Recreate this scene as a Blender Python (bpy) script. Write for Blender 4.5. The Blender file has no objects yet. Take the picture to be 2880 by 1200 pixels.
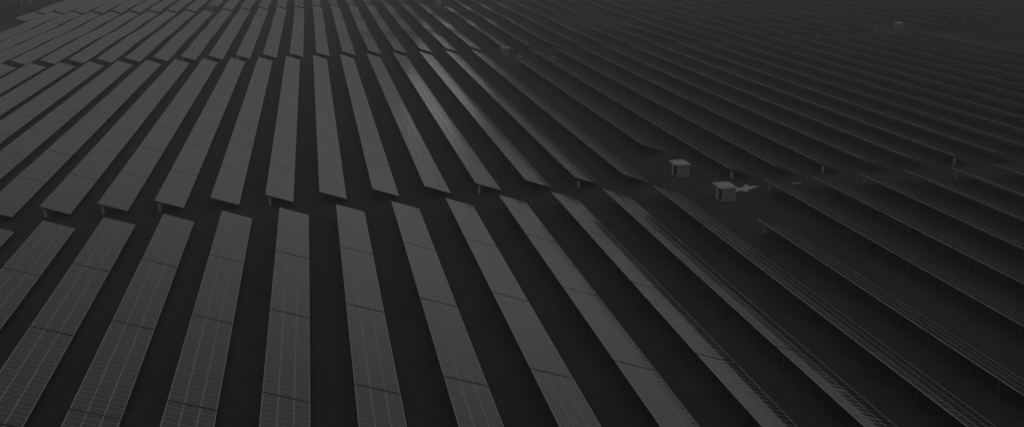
import bpy, math, random
from mathutils import Matrix, Vector

random.seed(7)
S = 42.0                                    # metres per fitted unit
R = math.radians

# ------------------------------------------------------------------ camera
scene = bpy.context.scene
CAM_R = Vector((0.98272587, -0.1848943, -0.00799728))
CAM_U = Vector((0.05826425, 0.26808477, 0.96163186))
CAM_F = Vector((0.1756563, 0.94548646, -0.27422657))
CAM_H = 44.1
cd = bpy.data.cameras.new('camera')
cd.sensor_width = 36.0
cd.sensor_fit = 'HORIZONTAL'
cd.lens = 2956.02 / 2880.0 * 36.0
cd.clip_start = 0.5
cd.clip_end = 12000
cam = bpy.data.objects.new('camera', cd)
scene.collection.objects.link(cam)
m = Matrix.Identity(4)
for i in range(3):
    m[i][0] = CAM_R[i]; m[i][1] = CAM_U[i]; m[i][2] = -CAM_F[i]
m[2][3] = CAM_H
cam.matrix_world = m
scene.camera = cam

# ------------------------------------------------------------------ sky and sun (dusk, monochrome)
SUN_EL, SUN_AZ = 1.5, 10.9                  # degrees, azimuth clockwise from +Y
SKY_POW, SKY_GAIN, SKY_STR = 0.33, 1.7, 0.1
SUN_STR = 0.012
world = bpy.data.worlds.new('World')
scene.world = world
world.use_nodes = True
nt = world.node_tree
bg = nt.nodes['Background']
sk = nt.nodes.new('ShaderNodeTexSky')
sk.sky_type = 'NISHITA'
sk.sun_disc = False
sk.sun_elevation = R(SUN_EL)
sk.sun_rotation = R(SUN_AZ)
bw = nt.nodes.new('ShaderNodeRGBToBW')
pw = nt.nodes.new('ShaderNodeMath'); pw.operation = 'POWER'; pw.inputs[1].default_value = SKY_POW
ml = nt.nodes.new('ShaderNodeMath'); ml.operation = 'MULTIPLY'; ml.inputs[1].default_value = SKY_GAIN
nt.links.new(sk.outputs[0], bw.inputs[0])
nt.links.new(bw.outputs[0], pw.inputs[0])
nt.links.new(pw.outputs[0], ml.inputs[0])
nt.links.new(ml.outputs[0], bg.inputs[0])
bg.inputs[1].default_value = SKY_STR

ld = bpy.data.lights.new('sun', 'SUN')
ld.energy = SUN_STR
ld.angle = R(5.0)
ld.color = (1.0, 1.0, 1.0)
sun = bpy.data.objects.new('sun', ld)
scene.collection.objects.link(sun)
sdir = Vector((math.sin(R(SUN_AZ)) * math.cos(R(SUN_EL)), math.cos(R(SUN_AZ)) * math.cos(R(SUN_EL)), math.sin(R(SUN_EL))))
sun.rotation_euler = sdir.to_track_quat('Z', 'Y').to_euler()
sun.location = (0, 0, 120)

scene.view_settings.view_transform = 'Standard'
scene.view_settings.look = 'None'
scene.view_settings.exposure = 0.0
scene.view_settings.gamma = 1.0
scene.render.film_transparent = False
scene.cycles.max_bounces = 6
scene.cycles.volume_bounces = 0
scene.cycles.use_denoising = True

# ------------------------------------------------------------------ helpers
def tag(o, label=None, cat=None, group=None, kind=None):
    if label: o['label'] = label
    if cat: o['category'] = cat
    if group: o['group'] = group
    if kind: o['kind'] = kind
    return o

class MB:
    """collects boxes, quads and prisms, links them as one mesh"""
    def __init__(self):
        self.v = []; self.f = []; self.mi = []; self.uv = []
    def quad(self, pts, mi=0, uv=None):
        n = len(self.v); self.v += [tuple(p) for p in pts]
        self.f.append(tuple(range(n, n + len(pts)))); self.mi.append(mi)
        self.uv += uv if uv else [(0.5, 0.5)] * len(pts)
    def hexa(self, c, mi=0, top_uv=False, top_mi=None):
        # c: 8 corners, bottom 0-3 ccw, top 4-7 ccw
        tm = mi if top_mi is None else top_mi
        self.quad([c[4], c[5], c[6], c[7]], tm, [(0, 0), (1, 0), (1, 1), (0, 1)] if top_uv else None)
        self.quad([c[3], c[2], c[1], c[0]], mi)
        for a, b in ((0, 1), (1, 2), (2, 3), (3, 0)):
            self.quad([c[a], c[b], c[b + 4], c[a + 4]], mi)
    def box(self, x0, x1, y0, y1, z0, z1, mi=0):
        self.hexa([(x0, y0, z0), (x1, y0, z0), (x1, y1, z0), (x0, y1, z0),
                   (x0, y0, z1), (x1, y0, z1), (x1, y1, z1), (x0, y1, z1)], mi)
    def bar(self, a, b, w, h, mi=0):
        a = Vector(a); b = Vector(b); d = (b - a).normalized()
        up = Vector((0, 0, 1)) if abs(d.z) < 0.95 else Vector((1, 0, 0))
        s = d.cross(up).normalized() * w / 2; t = s.cross(d).normalized() * h / 2
        self.hexa([a - s - t, a + s - t, b + s - t, b - s - t, a - s + t, a + s + t, b + s + t, b - s + t], mi)
    def mesh(self, name, mats):
        me = bpy.data.meshes.new(name)
        me.from_pydata(self.v, [], self.f)
        for mt in mats: me.materials.append(mt)
        me.polygons.foreach_set('material_index', self.mi)
        ul = me.uv_layers.new(name='UVMap')
        ul.data.foreach_set('uv', [c for p in self.uv for c in p])
        me.update()
        return me

def link(name, me, parent=None, loc=None, rot=None):
    o = bpy.data.objects.new(name, me)
    scene.collection.objects.link(o)
    if parent: o.parent = parent
    if loc is not None: o.location = loc
    if rot is not None: o.rotation_euler = rot
    return o

def mat(name, col, rough=0.8, metal=0.0, noise=0.0, nscale=3.0, bump=0.0, spec=0.5):
    mt = bpy.data.materials.new(name); mt.use_nodes = True
    n = mt.node_tree.nodes; l = mt.node_tree.links
    p = n['Principled BSDF']
    p.inputs['Roughness'].default_value = rough
    p.inputs['Metallic'].default_value = metal
    p.inputs['Specular IOR Level'].default_value = spec
    if noise or bump:
        tc = n.new('ShaderNodeTexCoord'); nz = n.new('ShaderNodeTexNoise')
        nz.inputs['Scale'].default_value = nscale; nz.inputs['Detail'].default_value = 6
        l.new(tc.outputs['Object'], nz.inputs['Vector'])
        mr = n.new('ShaderNodeMapRange')
        mr.inputs['From Min'].default_value = 0.3; mr.inputs['From Max'].default_value = 0.7
        mr.inputs['To Min'].default_value = col * (1 - noise); mr.inputs['To Max'].default_value = col * (1 + noise)
        l.new(nz.outputs['Fac'], mr.inputs['Value']); l.new(mr.outputs['Result'], p.inputs['Base Color'])
        if bump:
            b = n.new('ShaderNodeBump'); b.inputs['Strength'].default_value = bump
            l.new(nz.outputs['Fac'], b.inputs['Height']); l.new(b.outputs['Normal'], p.inputs['Normal'])
    else:
        p.inputs['Base Color'].default_value = (col, col, col, 1)
    return mt

# ------------------------------------------------------------------ materials
def module_material():
    """dark glass laminate with a thin aluminium rim, laid out on each module's own UVs"""
    mt = bpy.data.materials.new('panel_glass'); mt.use_nodes = True
    n = mt.node_tree.nodes; l = mt.node_tree.links
    p = n['Principled BSDF']
    uv = n.new('ShaderNodeUVMap'); uv.uv_map = 'UVMap'
    sp = n.new('ShaderNodeSeparateXYZ'); l.new(uv.outputs[0], sp.inputs[0])
    def edge(sock, width):
        a = n.new('ShaderNodeMath'); a.operation = 'SUBTRACT'; a.inputs[1].default_value = 0.5
        l.new(sock, a.inputs[0])
        b = n.new('ShaderNodeMath'); b.operation = 'ABSOLUTE'; l.new(a.outputs[0], b.inputs[0])
        c = n.new('ShaderNodeMath'); c.operation = 'GREATER_THAN'; c.inputs[1].default_value = 0.5 - width
        l.new(b.outputs[0], c.inputs[0]); return c.outputs[0]
    ex = edge(sp.outputs[0], FRAME_U); ey = edge(sp.outputs[1], FRAME_V)
    mx = n.new('ShaderNodeMath'); mx.operation = 'MAXIMUM'
    l.new(ex, mx.inputs[0]); l.new(ey, mx.inputs[1])
    # slight dust variation over the field
    tc = n.new('ShaderNodeTexCoord'); nz = n.new('ShaderNodeTexNoise'); nz.inputs['Scale'].default_value = 0.9
    nz.inputs['Detail'].default_value = 5
    l.new(tc.outputs['Object'], nz.inputs['Vector'])
    dr = n.new('ShaderNodeMapRange'); dr.inputs['To Min'].default_value = GLASS_DIFF * 0.8; dr.inputs['To Max'].default_value = GLASS_DIFF * 1.2
    l.new(nz.outputs['Fac'], dr.inputs['Value'])
    cm = n.new('ShaderNodeMix'); cm.data_type = 'FLOAT'
    l.new(mx.outputs[0], cm.inputs['Factor']); l.new(dr.outputs['Result'], cm.inputs['A']); cm.inputs['B'].default_value = FRAME_COL
    l.new(cm.outputs['Result'], p.inputs['Base Color'])
    rm = n.new('ShaderNodeMix'); rm.data_type = 'FLOAT'
    l.new(mx.outputs[0], rm.inputs['Factor']); rm.inputs['A'].default_value = GLASS_ROUGH; rm.inputs['B'].default_value = 0.35
    l.new(rm.outputs['Result'], p.inputs['Roughness'])
    p.inputs['Specular IOR Level'].default_value = 0.0
    # reflection of the dusty, anti-glare glass: Fresnel that levels off towards grazing
    fr = n.new('ShaderNodeFresnel'); fr.inputs['IOR'].default_value = 1.6
    mn = n.new('ShaderNodeMath'); mn.operation = 'SMOOTH_MIN'; mn.inputs[1].default_value = REFL_MAX; mn.inputs[2].default_value = 0.08
    l.new(fr.outputs[0], mn.inputs[0])
    fm = n.new('ShaderNodeMix'); fm.data_type = 'FLOAT'
    l.new(mx.outputs[0], fm.inputs['Factor']); l.new(mn.outputs[0], fm.inputs['A'])
    fm.inputs['B'].default_value = 0.15
    gl = n.new('ShaderNodeBsdfGlossy'); gl.inputs['Color'].default_value = (1, 1, 1, 1)
    l.new(rm.outputs['Result'], gl.inputs['Roughness'])
    # each laminate sags a few millimetres between its clamps
    def sq(sock, k):
        a = n.new('ShaderNodeMath'); a.operation = 'SUBTRACT'; a.inputs[1].default_value = 0.5; l.new(sock, a.inputs[0])
        b = n.new('ShaderNodeMath'); b.operation = 'MULTIPLY'; l.new(a.outputs[0], b.inputs[0]); l.new(a.outputs[0], b.inputs[1])
        c = n.new('ShaderNodeMath'); c.operation = 'MULTIPLY'; c.inputs[1].default_value = k; l.new(b.outputs[0], c.inputs[0])
        return c.outputs[0]
    sg = n.new('ShaderNodeMath'); sg.operation = 'ADD'
    l.new(sq(sp.outputs[0], SAG * 4), sg.inputs[0]); l.new(sq(sp.outputs[1], SAG * 4), sg.inputs[1])
    bm = n.new('ShaderNodeBump'); bm.inputs['Strength'].default_value = 1.0; bm.inputs['Distance'].default_value = 1.0
    l.new(sg.outputs[0], bm.inputs['Height']); l.new(bm.outputs['Normal'], gl.inputs['Normal'])
    ms = n.new('ShaderNodeMixShader'); l.new(fm.outputs['Result'], ms.inputs[0])
    l.new(p.outputs[0], ms.inputs[1]); l.new(gl.outputs[0], ms.inputs[2])
    l.new(ms.outputs[0], n['Material Output'].inputs['Surface'])
    return mt

REFL_MAX = 0.27
SAG = 0.0045

FRAME_U, FRAME_V = 0.034, 0.028
FRAME_COL, GLASS_DIFF, GLASS_ROUGH = 0.44, 0.04, 0.11
M_GLASS = module_material()
M_BACK = mat('panel_back', 0.12, 0.7)
M_STEEL = mat('galvanised_steel', 0.10, 0.6, 0.2, noise=0.25, nscale=6)
M_RIM = mat('aluminium_rim', 0.75, 0.45, 0.0)
M_INV = mat('inverter_casing', 0.42, 0.5, 0.0, noise=0.1, nscale=4)
M_ROOF = mat('cabin_roof', 0.5, 0.6, 0.0, noise=0.10, nscale=2.5, bump=0.05)
M_CAB = mat('cabin_wall', 0.46, 0.75, 0.0, noise=0.15, nscale=3, bump=0.08)
M_CABD = mat('cabin_door', 0.30, 0.6, 0.0, noise=0.1, nscale=3)
M_LOUV = mat('cabin_side_panel', 0.46, 0.6, 0.0, noise=0.08, nscale=5)
M_DARK = mat('dark_recess', 0.03, 0.9)
M_SHEET = mat('plastic_sheet', 0.62, 0.5, 0.0, noise=0.15, nscale=1.2, bump=0.3)
M_STONE = mat('pale_stone', 0.5, 0.8, 0.0, noise=0.2, nscale=6, bump=0.3)
M_WOOD = mat('thicket_leaves', 0.045, 0.8, 0.0, noise=0.4, nscale=0.8)

# ------------------------------------------------------------------ terrain
TC = (0.029629, 0.00813879, 0.01083024, 0.00502355, 0.01568294, 0.01647262, 0.00064424)
def sm(t):
    t = max(0.0, min(1.0, t)); return t * t * (3 - 2 * t)
def terr(x, y):
    """ground height in metres"""
    X = max(-4.4, min(7.6, x / S)); Y = max(0.4, min(14.8, y / S))
    a = X / 4.0; b = (Y - 7) / 5.0
    z = S * (TC[0]*a*a + TC[1]*a*b + TC[2]*b*b + TC[3]*a**3 + TC[4]*a*a*b + TC[5]*a*b*b + TC[6]*b**3)
    k = sm((y - 345) / 60)
    if k > 0:
        z += k * (0.22 * math.sin(y / 11.5 + x / 40) + 0.20 * math.sin(x / 19.0 - y / 47))
    return z

def axis(lo, hi, fine_lo, fine_hi, step, coarse):
    a = []
    v = fine_lo
    while v < fine_hi + 0.01: a.append(v); v += step
    g = fine_hi; s = step
    while g < hi: s *= 1.5; g = min(hi, g + s); a.append(g)
    g = fine_lo; s = step
    while g > lo: s *= 1.5; g = max(lo, g - s); a.insert(0, g)
    return a
gx = axis(-2500, 2500, -190, 330, 6.5, 0); gy = axis(-800, 3000, 10, 630, 6.5, 0)
v = [(x, y, terr(x, y)) for y in gy for x in gx]
nx = len(gx)
f = [(j*nx+i, j*nx+i+1, (j+1)*nx+i+1, (j+1)*nx+i) for j in range(len(gy)-1) for i in range(nx-1)]
me = bpy.data.meshes.new('ground'); me.from_pydata(v, [], f); me.update()
me.polygons.foreach_set('use_smooth', [True] * len(f))

def ground_material():
    mt = bpy.data.materials.new('grass_ground'); mt.use_nodes = True
    n = mt.node_tree.nodes; l = mt.node_tree.links
    p = n['Principled BSDF']; p.inputs['Roughness'].default_value = 1.0; p.inputs['Specular IOR Level'].default_value = 0.0
    tc = n.new('ShaderNodeTexCoord')
    n1 = n.new('ShaderNodeTexNoise'); n1.inputs['Scale'].default_value = 0.045; n1.inputs['Detail'].default_value = 8; n1.inputs['Roughness'].default_value = 0.65
    n2 = n.new('ShaderNodeTexNoise'); n2.inputs['Scale'].default_value = 0.9; n2.inputs['Detail'].default_value = 8; n2.inputs['Roughness'].default_value = 0.75
    for q in (n1, n2): l.new(tc.outputs['Object'], q.inputs['Vector'])
    a = n.new('ShaderNodeMapRange'); a.inputs['From Min'].default_value = 0.3; a.inputs['From Max'].default_value = 0.7
    a.inputs['To Min'].default_value = GROUND * 0.86; a.inputs['To Max'].default_value = GROUND * 1.14
    l.new(n1.outputs['Fac'], a.inputs['Value'])
    b = n.new('ShaderNodeMapRange'); b.inputs['From Min'].default_value = 0.3; b.inputs['From Max'].default_value = 0.7
    b.inputs['To Min'].default_value = 0.78; b.inputs['To Max'].default_value = 1.22
    l.new(n2.outputs['Fac'], b.inputs['Value'])
    c = n.new('ShaderNodeMath'); c.operation = 'MULTIPLY'
    l.new(a.outputs['Result'], c.inputs[0]); l.new(b.outputs['Result'], c.inputs[1])
    # darker ground colour beyond the site's left and right edges
    sx = n.new('ShaderNodeSeparateXYZ'); l.new(tc.outputs['Object'], sx.inputs[0])
    wv = n.new('ShaderNodeMath'); wv.operation = 'MULTIPLY_ADD'; wv.inputs[1].default_value = 30.0
    l.new(n1.outputs['Fac'], wv.inputs[0]); l.new(sx.outputs[0], wv.inputs[2])
    def ramp(a_, b_):
        q = n.new('ShaderNodeMapRange'); q.interpolation_type = 'SMOOTHSTEP'
        q.inputs['From Min'].default_value = a_; q.inputs['From Max'].default_value = b_
        l.new(wv.outputs[0], q.inputs['Value']); return q.outputs['Result']
    r1 = ramp(226, 242); r2 = ramp(-112, -122)
    mxx = n.new('ShaderNodeMath'); mxx.operation = 'MAXIMUM'; l.new(r1, mxx.inputs[0]); l.new(r2, mxx.inputs[1])
    fc = n.new('ShaderNodeMapRange'); fc.inputs['To Min'].default_value = 1.0; fc.inputs['To Max'].default_value = 0.35
    l.new(mxx.outputs[0], fc.inputs['Value'])
    c2 = n.new('ShaderNodeMath'); c2.operation = 'MULTIPLY'; l.new(c.outputs[0], c2.inputs[0]); l.new(fc.outputs['Result'], c2.inputs[1])
    l.new(c2.outputs[0], p.inputs['Base Color'])
    bp = n.new('ShaderNodeBump'); bp.inputs['Strength'].default_value = 0.5; bp.inputs['Distance'].default_value = 0.3
    l.new(n2.outputs['Fac'], bp.inputs['Height']); l.new(bp.outputs['Normal'], p.inputs['Normal'])
    return mt
GROUND = 0.075
M_GROUND = ground_material()
M_TRACK = mat('worn_track', 0.07, 1.0, noise=0.3, nscale=0.35, spec=0.0)
M_TRENCH = mat('trench_soil', 0.10, 1.0, noise=0.3, nscale=0.6, spec=0.0)
me.materials.append(M_GROUND)
tag(link('ground', me), kind='structure')

def ribbon(name, pts, width, m_, lift):
    P = []
    for (x0, y0), (x1, y1) in zip(pts, pts[1:]):
        n_ = max(2, int(math.hypot(x1-x0, y1-y0) / 3))
        for i in range(n_): P.append((x0 + (x1-x0)*i/n_, y0 + (y1-y0)*i/n_))
    P.append(pts[-1])
    vv = []; ff = []
    for i, (x, y) in enumerate(P):
        a = P[max(0, i-1)]; b = P[min(len(P)-1, i+1)]
        dx, dy = b[0]-a[0], b[1]-a[1]; L = math.hypot(dx, dy); w_ = width * (0.5 + 0.08 * math.sin(i * 1.7))
        for s in (-1, -0.33, 0.33, 1):
            xx, yy = x - s*dy/L*w_, y + s*dx/L*w_
            vv.append((xx, yy, hgt(xx, yy) + lift))
    for i in range(len(P)-1):
        for k in range(3): ff.append((i*4+k+1, i*4+k, (i+1)*4+k, (i+1)*4+k+1))
    mm = bpy.data.meshes.new(name); mm.from_pydata(vv, [], ff); mm.materials.append(m_); mm.update()
    return tag(link(name, mm), kind='structure')
import bisect
def hgt(x, y):
    """height of the ground mesh itself (bilinear in its grid)"""
    i = max(0, min(nx-2, bisect.bisect_right(gx, x)-1)); j = max(0, min(len(gy)-2, bisect.bisect_right(gy, y)-1))
    tx = (x-gx[i])/(gx[i+1]-gx[i]); ty = (y-gy[j])/(gy[j+1]-gy[j])
    z = lambda a, b: v[b*nx+a][2]
    return (z(i, j)*(1-tx)+z(i+1, j)*tx)*(1-ty)+(z(i, j+1)*(1-tx)+z(i+1, j+1)*tx)*ty
ribbon('access_track', [(-128, 400), (-131, 480), (-138, 545), (-143, 640), (-150, 740)], 5.0, M_TRACK, 0.05)
ribbon('dirt_track', [(-150, 420), (-152, 520), (-156, 590), (-163, 700)], 2.5, M_TRACK, 0.05)
ribbon('cable_trench', [(64.3, 196), (64.8, 187), (65.6, 174), (65.7, 164), (64.2, 153)], 0.7, M_TRENCH, 0.03)

# ------------------------------------------------------------------ solar tables
W_, D_ = 0.09856 * S, 0.033813 * S          # horizontal reach and fall of a table's face
SL = math.hypot(W_, D_); TILT = math.atan2(D_, W_)
UX = Vector((W_ / SL, 0, -D_ / SL)); UN = Vector((D_ / SL, 0, W_ / SL))
PITCH = 0.19756 * S
HIGH = 2.1                                  # high edge above ground
TAB = 0.5130 * S                            # table repeat along the row
GAP = 0.25
def table_mesh(rows, seed):
    rnd = random.Random(seed)
    L = TAB * rows / 22.0 - GAP
    mb = MB()
    ml_, mw = SL / 3.0, L / rows
    for c in range(3):
        cj = rnd.gauss(0, JIT * 0.35)
        for r in range(rows):
            cx = (c + 0.5) * ml_; cy = -L / 2 + (r + 0.5) * mw
            a = rnd.gauss(0, JIT) + cj; b = rnd.gauss(0, JIT * 0.6)
            hx, hy = ml_ / 2 - 0.012, mw / 2 - 0.008
            cor = []
            for top in (0, 1):
                for sx, sy in ((-1, -1), (1, -1), (1, 1), (-1, 1)):
                    h = (0.0 if top else -0.035) + sx * hx * a + sy * hy * b
                    p_ = UX * (cx + sx * hx) + UN * h
                    cor.append((p_.x, cy + sy * hy, p_.z))
            mb.hexa(cor, 1, top_uv=True, top_mi=0)
    # purlins and rafters of the frame below
    for t in (0.45, 1.45, 2.9, 3.95):
        a = UX * t - UN * 0.10
        mb.bar((a.x, -L/2 + 0.1, a.z), (a.x, L/2 - 0.1, a.z), 0.06, 0.10, 2)
    for k in range(max(2, round(rows / 4.4))):
        n_ = max(2, round(rows / 4.4)); y = -L/2 + L * (k + 0.5) / n_
        a = UX * 0.35 - UN * 0.20; b = UX * (SL - 0.5) - UN * 0.20
        mb.bar((a.x, y, a.z), (b.x, y, b.z), 0.07, 0.10, 2)
    # edge rails: the thin bright lines down both long sides
    for t in (0.0, SL):
        a = UX * (t + (-0.012 if t == 0 else 0.012)) - UN * 0.022
        mb.bar((a.x, -L/2, a.z), (a.x, L/2, a.z), 0.024, 0.06, 3)
    return mb.mesh('panel_table', [M_GLASS, M_BACK, M_STEEL, M_RIM])
JIT = R(0.2)
TABLES = {22: [table_mesh(22, s) for s in range(7)], 11: [table_mesh(11, s + 50) for s in range(2)]}

POST_X = 0.55
def post_mesh():
    mb = MB()
    zt = HIGH - POST_X * D_ / W_ - 0.26
    x = POST_X
    mb.box(x - 0.045, x + 0.045, -0.06, -0.048, -0.4, zt)      # C section: web and two flanges
    mb.box(x - 0.045, x - 0.037, -0.048, 0.05, -0.4, zt)
    mb.box(x + 0.037, x + 0.045, -0.048, 0.05, -0.4, zt)
    bx = 1.9
    mb.bar((x + 0.03, 0.02, 0.75), (bx, 0.02, HIGH - bx * D_ / W_ - 0.27), 0.035, 0.04)
    return mb.mesh('post', [M_STEEL])
POST = post_mesh()
def inverter_mesh():
    mb = MB()
    x = POST_X
    mb.box(x - 0.19, x + 0.19, -0.30, -0.07, 0.30, 1.42)
    mb.box(x - 0.21, x + 0.21, -0.33, -0.07, 1.422, 1.46)
    mb.box(x - 0.15, x + 0.15, -0.315, -0.302, 0.42, 1.30)
    mb.box(x - 0.03, x + 0.03, -0.22, -0.14, -0.1, 0.298)
    return mb.mesh('inverter_box', [M_INV])
INV = inverter_mesh()

Z0 = lambda x, y: terr(x, y)
def panel_row(x, y_near, segs, label, group, inv_near=False, inv_far=False, posts=5):
    """segs: list of (start, count) in tables from y_near; halves allowed"""
    ya = y_near + segs[0][0] * TAB
    base = Vector((x, ya, terr(x, ya)))
    root = bpy.data.objects.new('solar_panel_row', None)
    scene.collection.objects.link(root)
    root.location = base
    root.empty_display_size = 1
    tag(root, label, 'solar panels', group)
    spans = []
    for st, cnt in segs:
        t = st
        if cnt % 1 >= 0.4:
            spans.append((t, 0.5)); t += 0.5; cnt -= 0.5
        for _ in range(int(round(cnt))):
            spans.append((t, 1.0)); t += 1
    for t, s in spans:
        y0 = y_near + t * TAB; y1 = y0 + s * TAB
        za, zb = terr(x, y0), terr(x, y1); yc = (y0 + y1) / 2
        pitch = math.atan2(zb - za, y1 - y0)
        mesh = random.choice(TABLES[22 if s == 1.0 else 11])
        o = bpy.data.objects.new('panel_table', mesh)
        scene.collection.objects.link(o); o.parent = root
        o.location = Vector((x, yc, (za + zb) / 2 + HIGH)) - base
        o.rotation_euler = (pitch, R(random.gauss(0, 0.12)), 0)
        np_ = posts if s == 1.0 else max(1, posts // 2)
        for k in range(np_):
            yy = y0 + (y1 - y0) * (k + 0.5) / np_
            if k == 0: yy = y0 + 0.75
            if k == np_ - 1 and np_ > 1: yy = y1 - 0.75
            q = bpy.data.objects.new('post', POST)
            scene.collection.objects.link(q); q.parent = root
            q.location = Vector((x, yy, terr(x, yy))) - base
    yl = y_near + (spans[-1][0] + spans[-1][1]) * TAB
    for want, yy, rz in ((inv_near, ya + 0.72, 0), (inv_far, yl - 0.95, 0)):
        if want:
            q = bpy.data.objects.new('inverter_box', INV)
            scene.collection.objects.link(q); q.parent = root
            q.location = Vector((x, yy, terr(x, yy))) - base
    return root

ORD = ('zeroth first second third fourth fifth sixth seventh eighth ninth tenth eleventh twelfth thirteenth fourteenth '
       'fifteenth sixteenth seventeenth eighteenth nineteenth twentieth twenty-first twenty-second twenty-third '
       'twenty-fourth twenty-fifth twenty-sixth twenty-seventh twenty-eighth twenty-ninth thirtieth').split()

XA, XB, XC, XD = -0.943494 * S, -1.197388 * S, -1.173128 * S, -1.183486 * S
GA, GB, GC = 0.049718 * S, 0.044118 * S, 0.042 * S
YAF, YBN, YBF, YCN, YDN = 3.687 * S, 3.8764 * S, 7.983 * S, 8.1339 * S, 12.3904 * S
def rx(x0, i, g): return x0 + i * PITCH + (g if i >= 13 else 0)

# nearest block (rows run out of the bottom of the frame)
for i in range(-1, 19):
    x = rx(XA, i, GA)
    n = 4 if i < 7 else 5
    if i <= 11:
        lab = ORD[i + 2] + ' row from the left in the nearest block of solar panels' if i > -1 else 'row cut by the left edge in the nearest block of solar panels'
    elif i == 12:
        lab = 'nearest-block panel row that starts late, just below the lower square cabin'
    else:
        lab = ORD[i - 12] + ' nearest-block panel row to the right of the lower square cabin'
    last = 1 if i == 12 else 0
    panel_row(x, YAF - n * TAB, [(0, n - last)], lab, 'panel rows of the nearest block', inv_far=i in (12, 13, 15, 17))
# middle block
for i in range(-6, 31):
    x = rx(XB, i, GB)
    segs = [(0, 8)]
    if i == 13: segs = [(1, 6)]
    if i < 13: lab = 'middle-block panel row, ' + ORD[13 - i] + ' one left of the short row behind the cabins'
    elif i == 13: lab = 'short middle-block panel row that stops behind the upper square cabin'
    else: lab = 'middle-block panel row, ' + ORD[i - 13] + ' one right of the upper square cabin'
    r_ = panel_row(x, YBN, segs, lab, 'panel rows of the middle block',
                   inv_near=i in (1, 2, 3, 5, 9, 11, 14, 16, 19), inv_far=i in (22, 26, 30))
# third block, beyond the second alley
for i in range(-9, 39):
    x = rx(XC, i, GC)
    segs = [(0, 8)]
    if i == -9: segs = [(6.5, 1.5)]
    if i == 13: segs = [(0, 7)]
    if i == 18: segs = [(0, 2.5), (5, 3)]
    if i == 19: segs = [(0, 2.5), (5, 3)]
    if i == 20: segs = [(0, 2.5), (6.5, 1.5)]
    if i == 30: segs = [(1, 7)]
    if i >= 33: segs = [(0.5, 7.5)]
    if i == 37: segs = [(1, 7)]
    if i == 38: segs = [(1.5, 6.5)]
    if i < 13: lab = 'third-block panel row, ' + ORD[13 - i] + ' one left of the row ending at the distant cabin'
    elif i == 13: lab = 'third-block panel row ending at the distant cabin near the top centre'
    elif i in (18, 19, 20):
        lab = 'third-block row broken by the dark clearing, ' + ORD[i - 17] + ' of three from the left'
    else: lab = 'third-block panel row, ' + ORD[i - 13] + ' one right of the row ending at the distant cabin'
    panel_row(x, YCN, segs, lab, 'panel rows of the third block',
              inv_near=i in (1, 3, 5, 29, 30, 31, 33, 34, 35), posts=4)
# farthest block, along the top edge of the picture
for i in range(-9, 17):
    x = rx(XD, i, GC)
    segs = [(1, 4)] if i == 0 else [(0, 5)]
    lab = ORD[i + 10] + ' row from the left in the farthest block of panels, along the top edge'
    if i == 0: lab = 'farthest-block panel row that starts behind the small cabin at the top edge'
    panel_row(x, YDN, segs, lab, 'panel rows of the farthest block', posts=2)

# ------------------------------------------------------------------ transformer cabins
def cabin(x, y, label, cowls=0, wide=1.0):
    """x, y: front left corner of the body"""
    z = terr(x + 1.1, y + 1.0)
    root = bpy.data.objects.new('transformer_cabin', None)
    scene.collection.objects.link(root); root.location = (x, y, z)
    tag(root, label, 'transformer cabin', 'transformer cabins in the alleys')
    w, d, h = 2.18 * wide, 2.7, 2.02
    mb = MB()
    mb.box(0, w, 0.02, 0.10, -0.1, h)                    # front wall
    mb.box(w - 0.08, w, 0.102, d, -0.1, h)               # right wall
    mb.box(0.08, w - 0.082, d - 0.08, d, -0.1, h)        # back wall
    mb.box(0.0, 0.078, 1.95, d, -0.1, h)                 # rear part of the left wall
    mb.box(0.10, w - 0.10, 0.12, d - 0.10, 0.0, 0.06)    # floor
    link('body', mb.mesh('body', [M_CAB]), root)
    mb = MB()
    mb.box(-0.35, -0.31, 0.95, 1.9, 0.0, h - 0.06)       # side leaf standing out from the wall
    mb.box(-0.312, 0.05, 1.86, 1.9, 0.0, h - 0.06)
    link('side_panel', mb.mesh('side_panel', [M_LOUV]), root)
    mb = MB()
    mb.box(0.16, w/2 - 0.03, -0.015, 0.018, 0.08, h - 0.12)
    mb.box(w/2 + 0.03, w - 0.16, -0.015, 0.018, 0.08, h - 0.12)
    for k in range(7):
        for xa, xb in ((0.26, w/2 - 0.14), (w/2 + 0.14, w - 0.26)):
            mb.box(xa, xb, -0.035, -0.017, 0.30 + k * 0.09, 0.34 + k * 0.09)
    dr = link('door', mb.mesh('door', [M_CABD]), root)
    mb = MB(); mb.box(w/2 - 0.12, w/2 - 0.07, -0.06, -0.017, 0.95, 1.15)
    link('handle', mb.mesh('handle', [M_STEEL]), dr)
    mb = MB()                                            # low pitched roof slab with a drip edge
    x0, x1, y0, y1 = -0.45, w + 0.16, -0.30, d + 0.75
    mb.hexa([(x0, y0, h + 0.01), (x1, y0, h + 0.01), (x1, y1, h + 0.04), (x0, y1, h + 0.04),
             (x0, y0, h + 0.11), (x1, y0, h + 0.11), (x1, y1, h + 0.17), (x0, y1, h + 0.17)])
    mb.box(x0 + 0.25, x1 - 0.25, y0 + 0.3, y1 - 0.3, h + 0.12, h + 0.19)
    rf = link('roof', mb.mesh('roof', [M_ROOF]), root)
    for k in range(cowls):
        mb = MB(); cx, cy = 0.15 + 0.55 * k, 2.4 - 0.5 * (k % 2)
        mb.box(cx, cx + 0.10, cy, cy + 0.10, h + 0.19, h + 0.62)
        mb.box(cx - 0.10, cx + 0.20, cy - 0.10, cy + 0.20, h + 0.62, h + 0.74)
        link('vent_cowl', mb.mesh('vent_cowl', [M_ROOF]), rf)
    mb = MB()                                            # plinth
    mb.box(-0.12, w + 0.1, -0.12, d + 0.1, -0.3, -0.101 + 0.14)
    link('plinth', mb.mesh('plinth', [M_CAB]), root)
    return root
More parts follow.
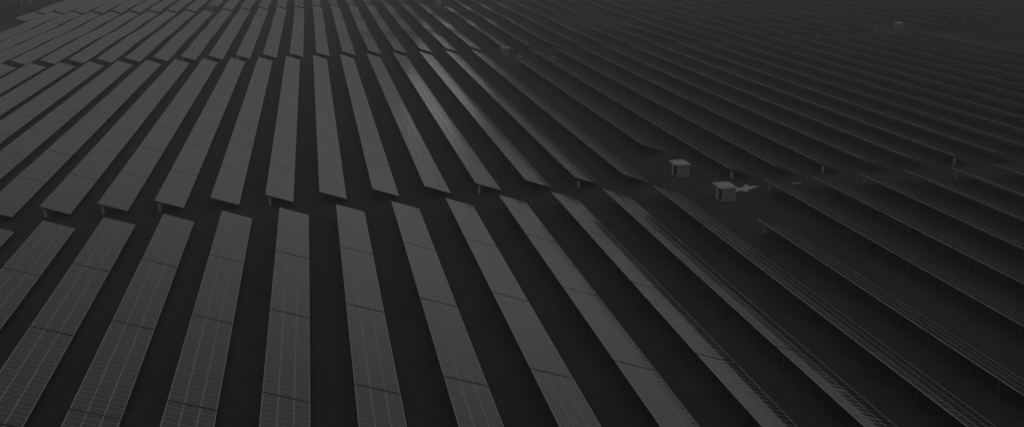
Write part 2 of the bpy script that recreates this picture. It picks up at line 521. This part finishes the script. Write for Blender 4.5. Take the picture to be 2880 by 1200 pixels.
cabin(60.1, 167.5, 'upper of the two square cabins with pale flat roofs right of centre')
cabin(61.7, 150.8, 'lower of the two square cabins, with a pale torn sheet beside it')
cabin(59.7, 334.4, 'distant cabin with vent cowls on its bright roof, at top centre', cowls=3)
cabin(59.0, 511.0, 'dim cabin touching the top edge of the picture, right of centre', cowls=4)
cabin(-48.7, 528.4, 'small dark cabin among the left rows at the top edge')
cabin(207.6, 350.5, 'lone distant cabin with a bright thin roof at the far right')

# ------------------------------------------------------------------ loose things on the ground
def slab(name, label, cat, pts, thick, m_, z_amp=0.0, group=None, seed=1):
    rnd = random.Random(seed)
    cx = sum(p[0] for p in pts) / len(pts); cy = sum(p[1] for p in pts) / len(pts)
    out = []
    for a, b in zip(pts, pts[1:] + pts[:1]):             # ragged outline
        for k in range(4):
            t = k / 4; j = 0.0 if k == 0 else rnd.uniform(-0.12, 0.12)
            out.append((a[0] + (b[0]-a[0])*t + j, a[1] + (b[1]-a[1])*t + j))
    n_ = len(out); vv = []; ff = []
    rings = (1.0, 0.66, 0.33)
    for ri, s in enumerate(rings):
        for (px, py) in out:
            xx, yy = cx + (px-cx)*s, cy + (py-cy)*s
            vv.append((xx - cx, yy - cy, terr(xx, yy) - terr(cx, cy) + thick + rnd.uniform(0, z_amp)))
    vv.append((0, 0, thick + z_amp)); c0 = len(vv) - 1
    for ri in range(2):
        for k in range(n_):
            a = ri*n_ + k; b = ri*n_ + (k+1) % n_
            ff.append((a, b, b + n_, a + n_))
    for k in range(n_): ff.append((2*n_ + k, 2*n_ + (k+1) % n_, c0))
    b0 = len(vv)
    for (px, py) in out: vv.append((px - cx, py - cy, terr(px, py) - terr(cx, cy) - 0.05))
    for k in range(n_): ff.append((k, b0 + k, b0 + (k+1) % n_, (k+1) % n_))
    mm = bpy.data.meshes.new(name); mm.from_pydata(vv, [], ff); mm.materials.append(m_); mm.update()
    o = link(name, mm, loc=(cx, cy, terr(cx, cy)))
    return tag(o, label, cat, group)
slab('plastic_sheet', 'torn pale sheet lying on the ground right of the lower square cabin', 'sheet',
     [(66.0, 156.3), (66.1, 155.4), (67.0, 155.9), (67.5, 154.9), (68.1, 155.9), (69.2, 156.6), (70.9, 157.8), (69.2, 157.7), (68.0, 157.6), (66.9, 157.5)], 0.10, M_SHEET, 0.16, seed=3)
slab('plastic_scrap', 'small pale scrap just beyond the torn sheet by the lower cabin', 'scrap',
     [(68.4, 158.2), (69.0, 158.1), (69.4, 158.8), (68.7, 158.9)], 0.10, M_SHEET, 0.1, seed=4)
mb = MB(); mb.box(-0.85, 0.85, -0.11, 0.11, 0.02, 0.10); mb.box(-0.80, 0.55, 0.115, 0.24, 0.02, 0.06)
tag(link('board', mb.mesh('board', [M_SHEET]), loc=(77.8, 158.4, terr(77.8, 158.4)), rot=(0, 0, 0.08)),
    'thin pale board lying in the alley right of the torn sheet', 'board')

def stone(x, y, r, label, name='stone', sq=(1, 1, 0.7), group=None, seed=0, m_=None):
    rnd = random.Random(seed); vv = []; ff = []
    nu, nv = 10, 6
    for j in range(nv + 1):
        ph = math.pi * j / nv
        for i in range(nu):
            th = 2 * math.pi * i / nu
            k = r * rnd.uniform(0.82, 1.12)
            vv.append((k*sq[0]*math.sin(ph)*math.cos(th), k*sq[1]*math.sin(ph)*math.sin(th), k*sq[2]*math.cos(ph) + r*sq[2]*0.7))
    for j in range(nv):
        for i in range(nu):
            a = j*nu+i; b = j*nu+(i+1) % nu; ff.append((a, a+nu, b+nu, b))
    mm = bpy.data.meshes.new(name); mm.from_pydata(vv, [], ff); mm.materials.append(m_ or M_STONE); mm.update()
    return tag(link(name, mm, loc=(x, y, terr(x, y))), label, name.replace('_', ' '), group)
stone(64.1, 188.8, 0.33, 'small pale stone in the alley beyond the upper square cabin', seed=1)
stone(64.1, 329.0, 1.0, 'largest pale sack on the ground just right of the distant cabin', 'sack', (0.45, 2.1, 0.35), seed=2)
stone(68.1, 325.9, 0.42, 'tiny pale stone between the two sacks near the distant cabin', seed=3)
stone(73.7, 324.0, 0.8, 'smaller pale sack lying beside a panel row right of the distant cabin', 'sack', (0.4, 1.9, 0.3), seed=4)
stone(74.1, 320.6, 0.35, 'faint stone just in front of the smaller pale sack', seed=5)
stone(63.7, 388.9, 0.6, 'pale stone between rows, nearer of two behind the distant cabin', seed=6)
stone(64.4, 403.2, 0.55, 'pale stone between rows, farther of two behind the distant cabin', seed=7)
stone(-145.6, 583.0, 0.8, 'nearer pale marker stone beside the track at top left', 'marker_stone', (0.6, 0.6, 1.5), seed=8)
stone(-145.9, 601.5, 0.8, 'farther pale marker stone beside the track at top left', 'marker_stone', (0.9, 0.6, 1.2), seed=9)

# ------------------------------------------------------------------ far-off thicket beyond the right-hand boundary
def thicket(name, label_spots, seed):
    rnd = random.Random(seed); vv = []; ff = []
    for (cx, cy, rx_, ry_, h) in label_spots:
        for _ in range(int(rx_ * ry_ * 9)):
            a = rnd.uniform(0, 2*math.pi); q = math.sqrt(rnd.random())
            x, y = cx + rx_*q*math.cos(a), cy + ry_*q*math.sin(a)
            z = terr(x, y) + rnd.random() * h * (1 - 0.55*q*q) * (0.75 + 0.25*math.sin(x*0.9)*math.cos(y*0.7))
            s = rnd.uniform(0.2, 0.45); n_ = len(vv)
            d1 = Vector((rnd.gauss(0, 1), rnd.gauss(0, 1), rnd.gauss(0, 1))).normalized() * s
            d2 = d1.cross(Vector((rnd.gauss(0, 1), rnd.gauss(0, 1), rnd.gauss(0, 1)))).normalized() * s
            c = Vector((x, y, z + 0.2))
            vv += [tuple(c-d1), tuple(c+d2*0.7), tuple(c+d1), tuple(c-d2*0.7)]; ff.append((n_, n_+1, n_+2, n_+3))
    mm = bpy.data.meshes.new(name); mm.from_pydata(vv, [], ff); mm.materials.append(M_WOOD); mm.update()
    return tag(link(name, mm), 'dark low thicket beyond the right-hand ends of the panel rows', 'thicket', kind='stuff')
thicket('thicket', [(246, 345, 8, 10, 2.5), (256, 332, 9, 9, 3.0), (262, 350, 10, 12, 3.0), (246, 316, 7, 8, 2.2), (272, 338, 10, 12, 3.2), (262, 312, 9, 10, 2.6)], 5)

# ------------------------------------------------------------------ haze
HAZE_D, HAZE_G = 0.0008, 0.5
if HAZE_D > 0:
    mb = MB(); mb.box(-2550, 2550, -850, 3050, -30, 60)
    hz = link('haze', mb.mesh('haze', []))
    hm = bpy.data.materials.new('haze'); hm.use_nodes = True
    n = hm.node_tree.nodes; n.clear()
    out = n.new('ShaderNodeOutputMaterial'); pv = n.new('ShaderNodeVolumePrincipled')
    pv.inputs['Color'].default_value = (1, 1, 1, 1)
    pv.inputs['Density'].default_value = HAZE_D
    pv.inputs['Anisotropy'].default_value = HAZE_G
    hm.node_tree.links.new(pv.outputs[0], out.inputs['Volume'])
    hz.data.materials.clear(); hz.data.materials.append(hm)
    tag(hz, kind='stuff')
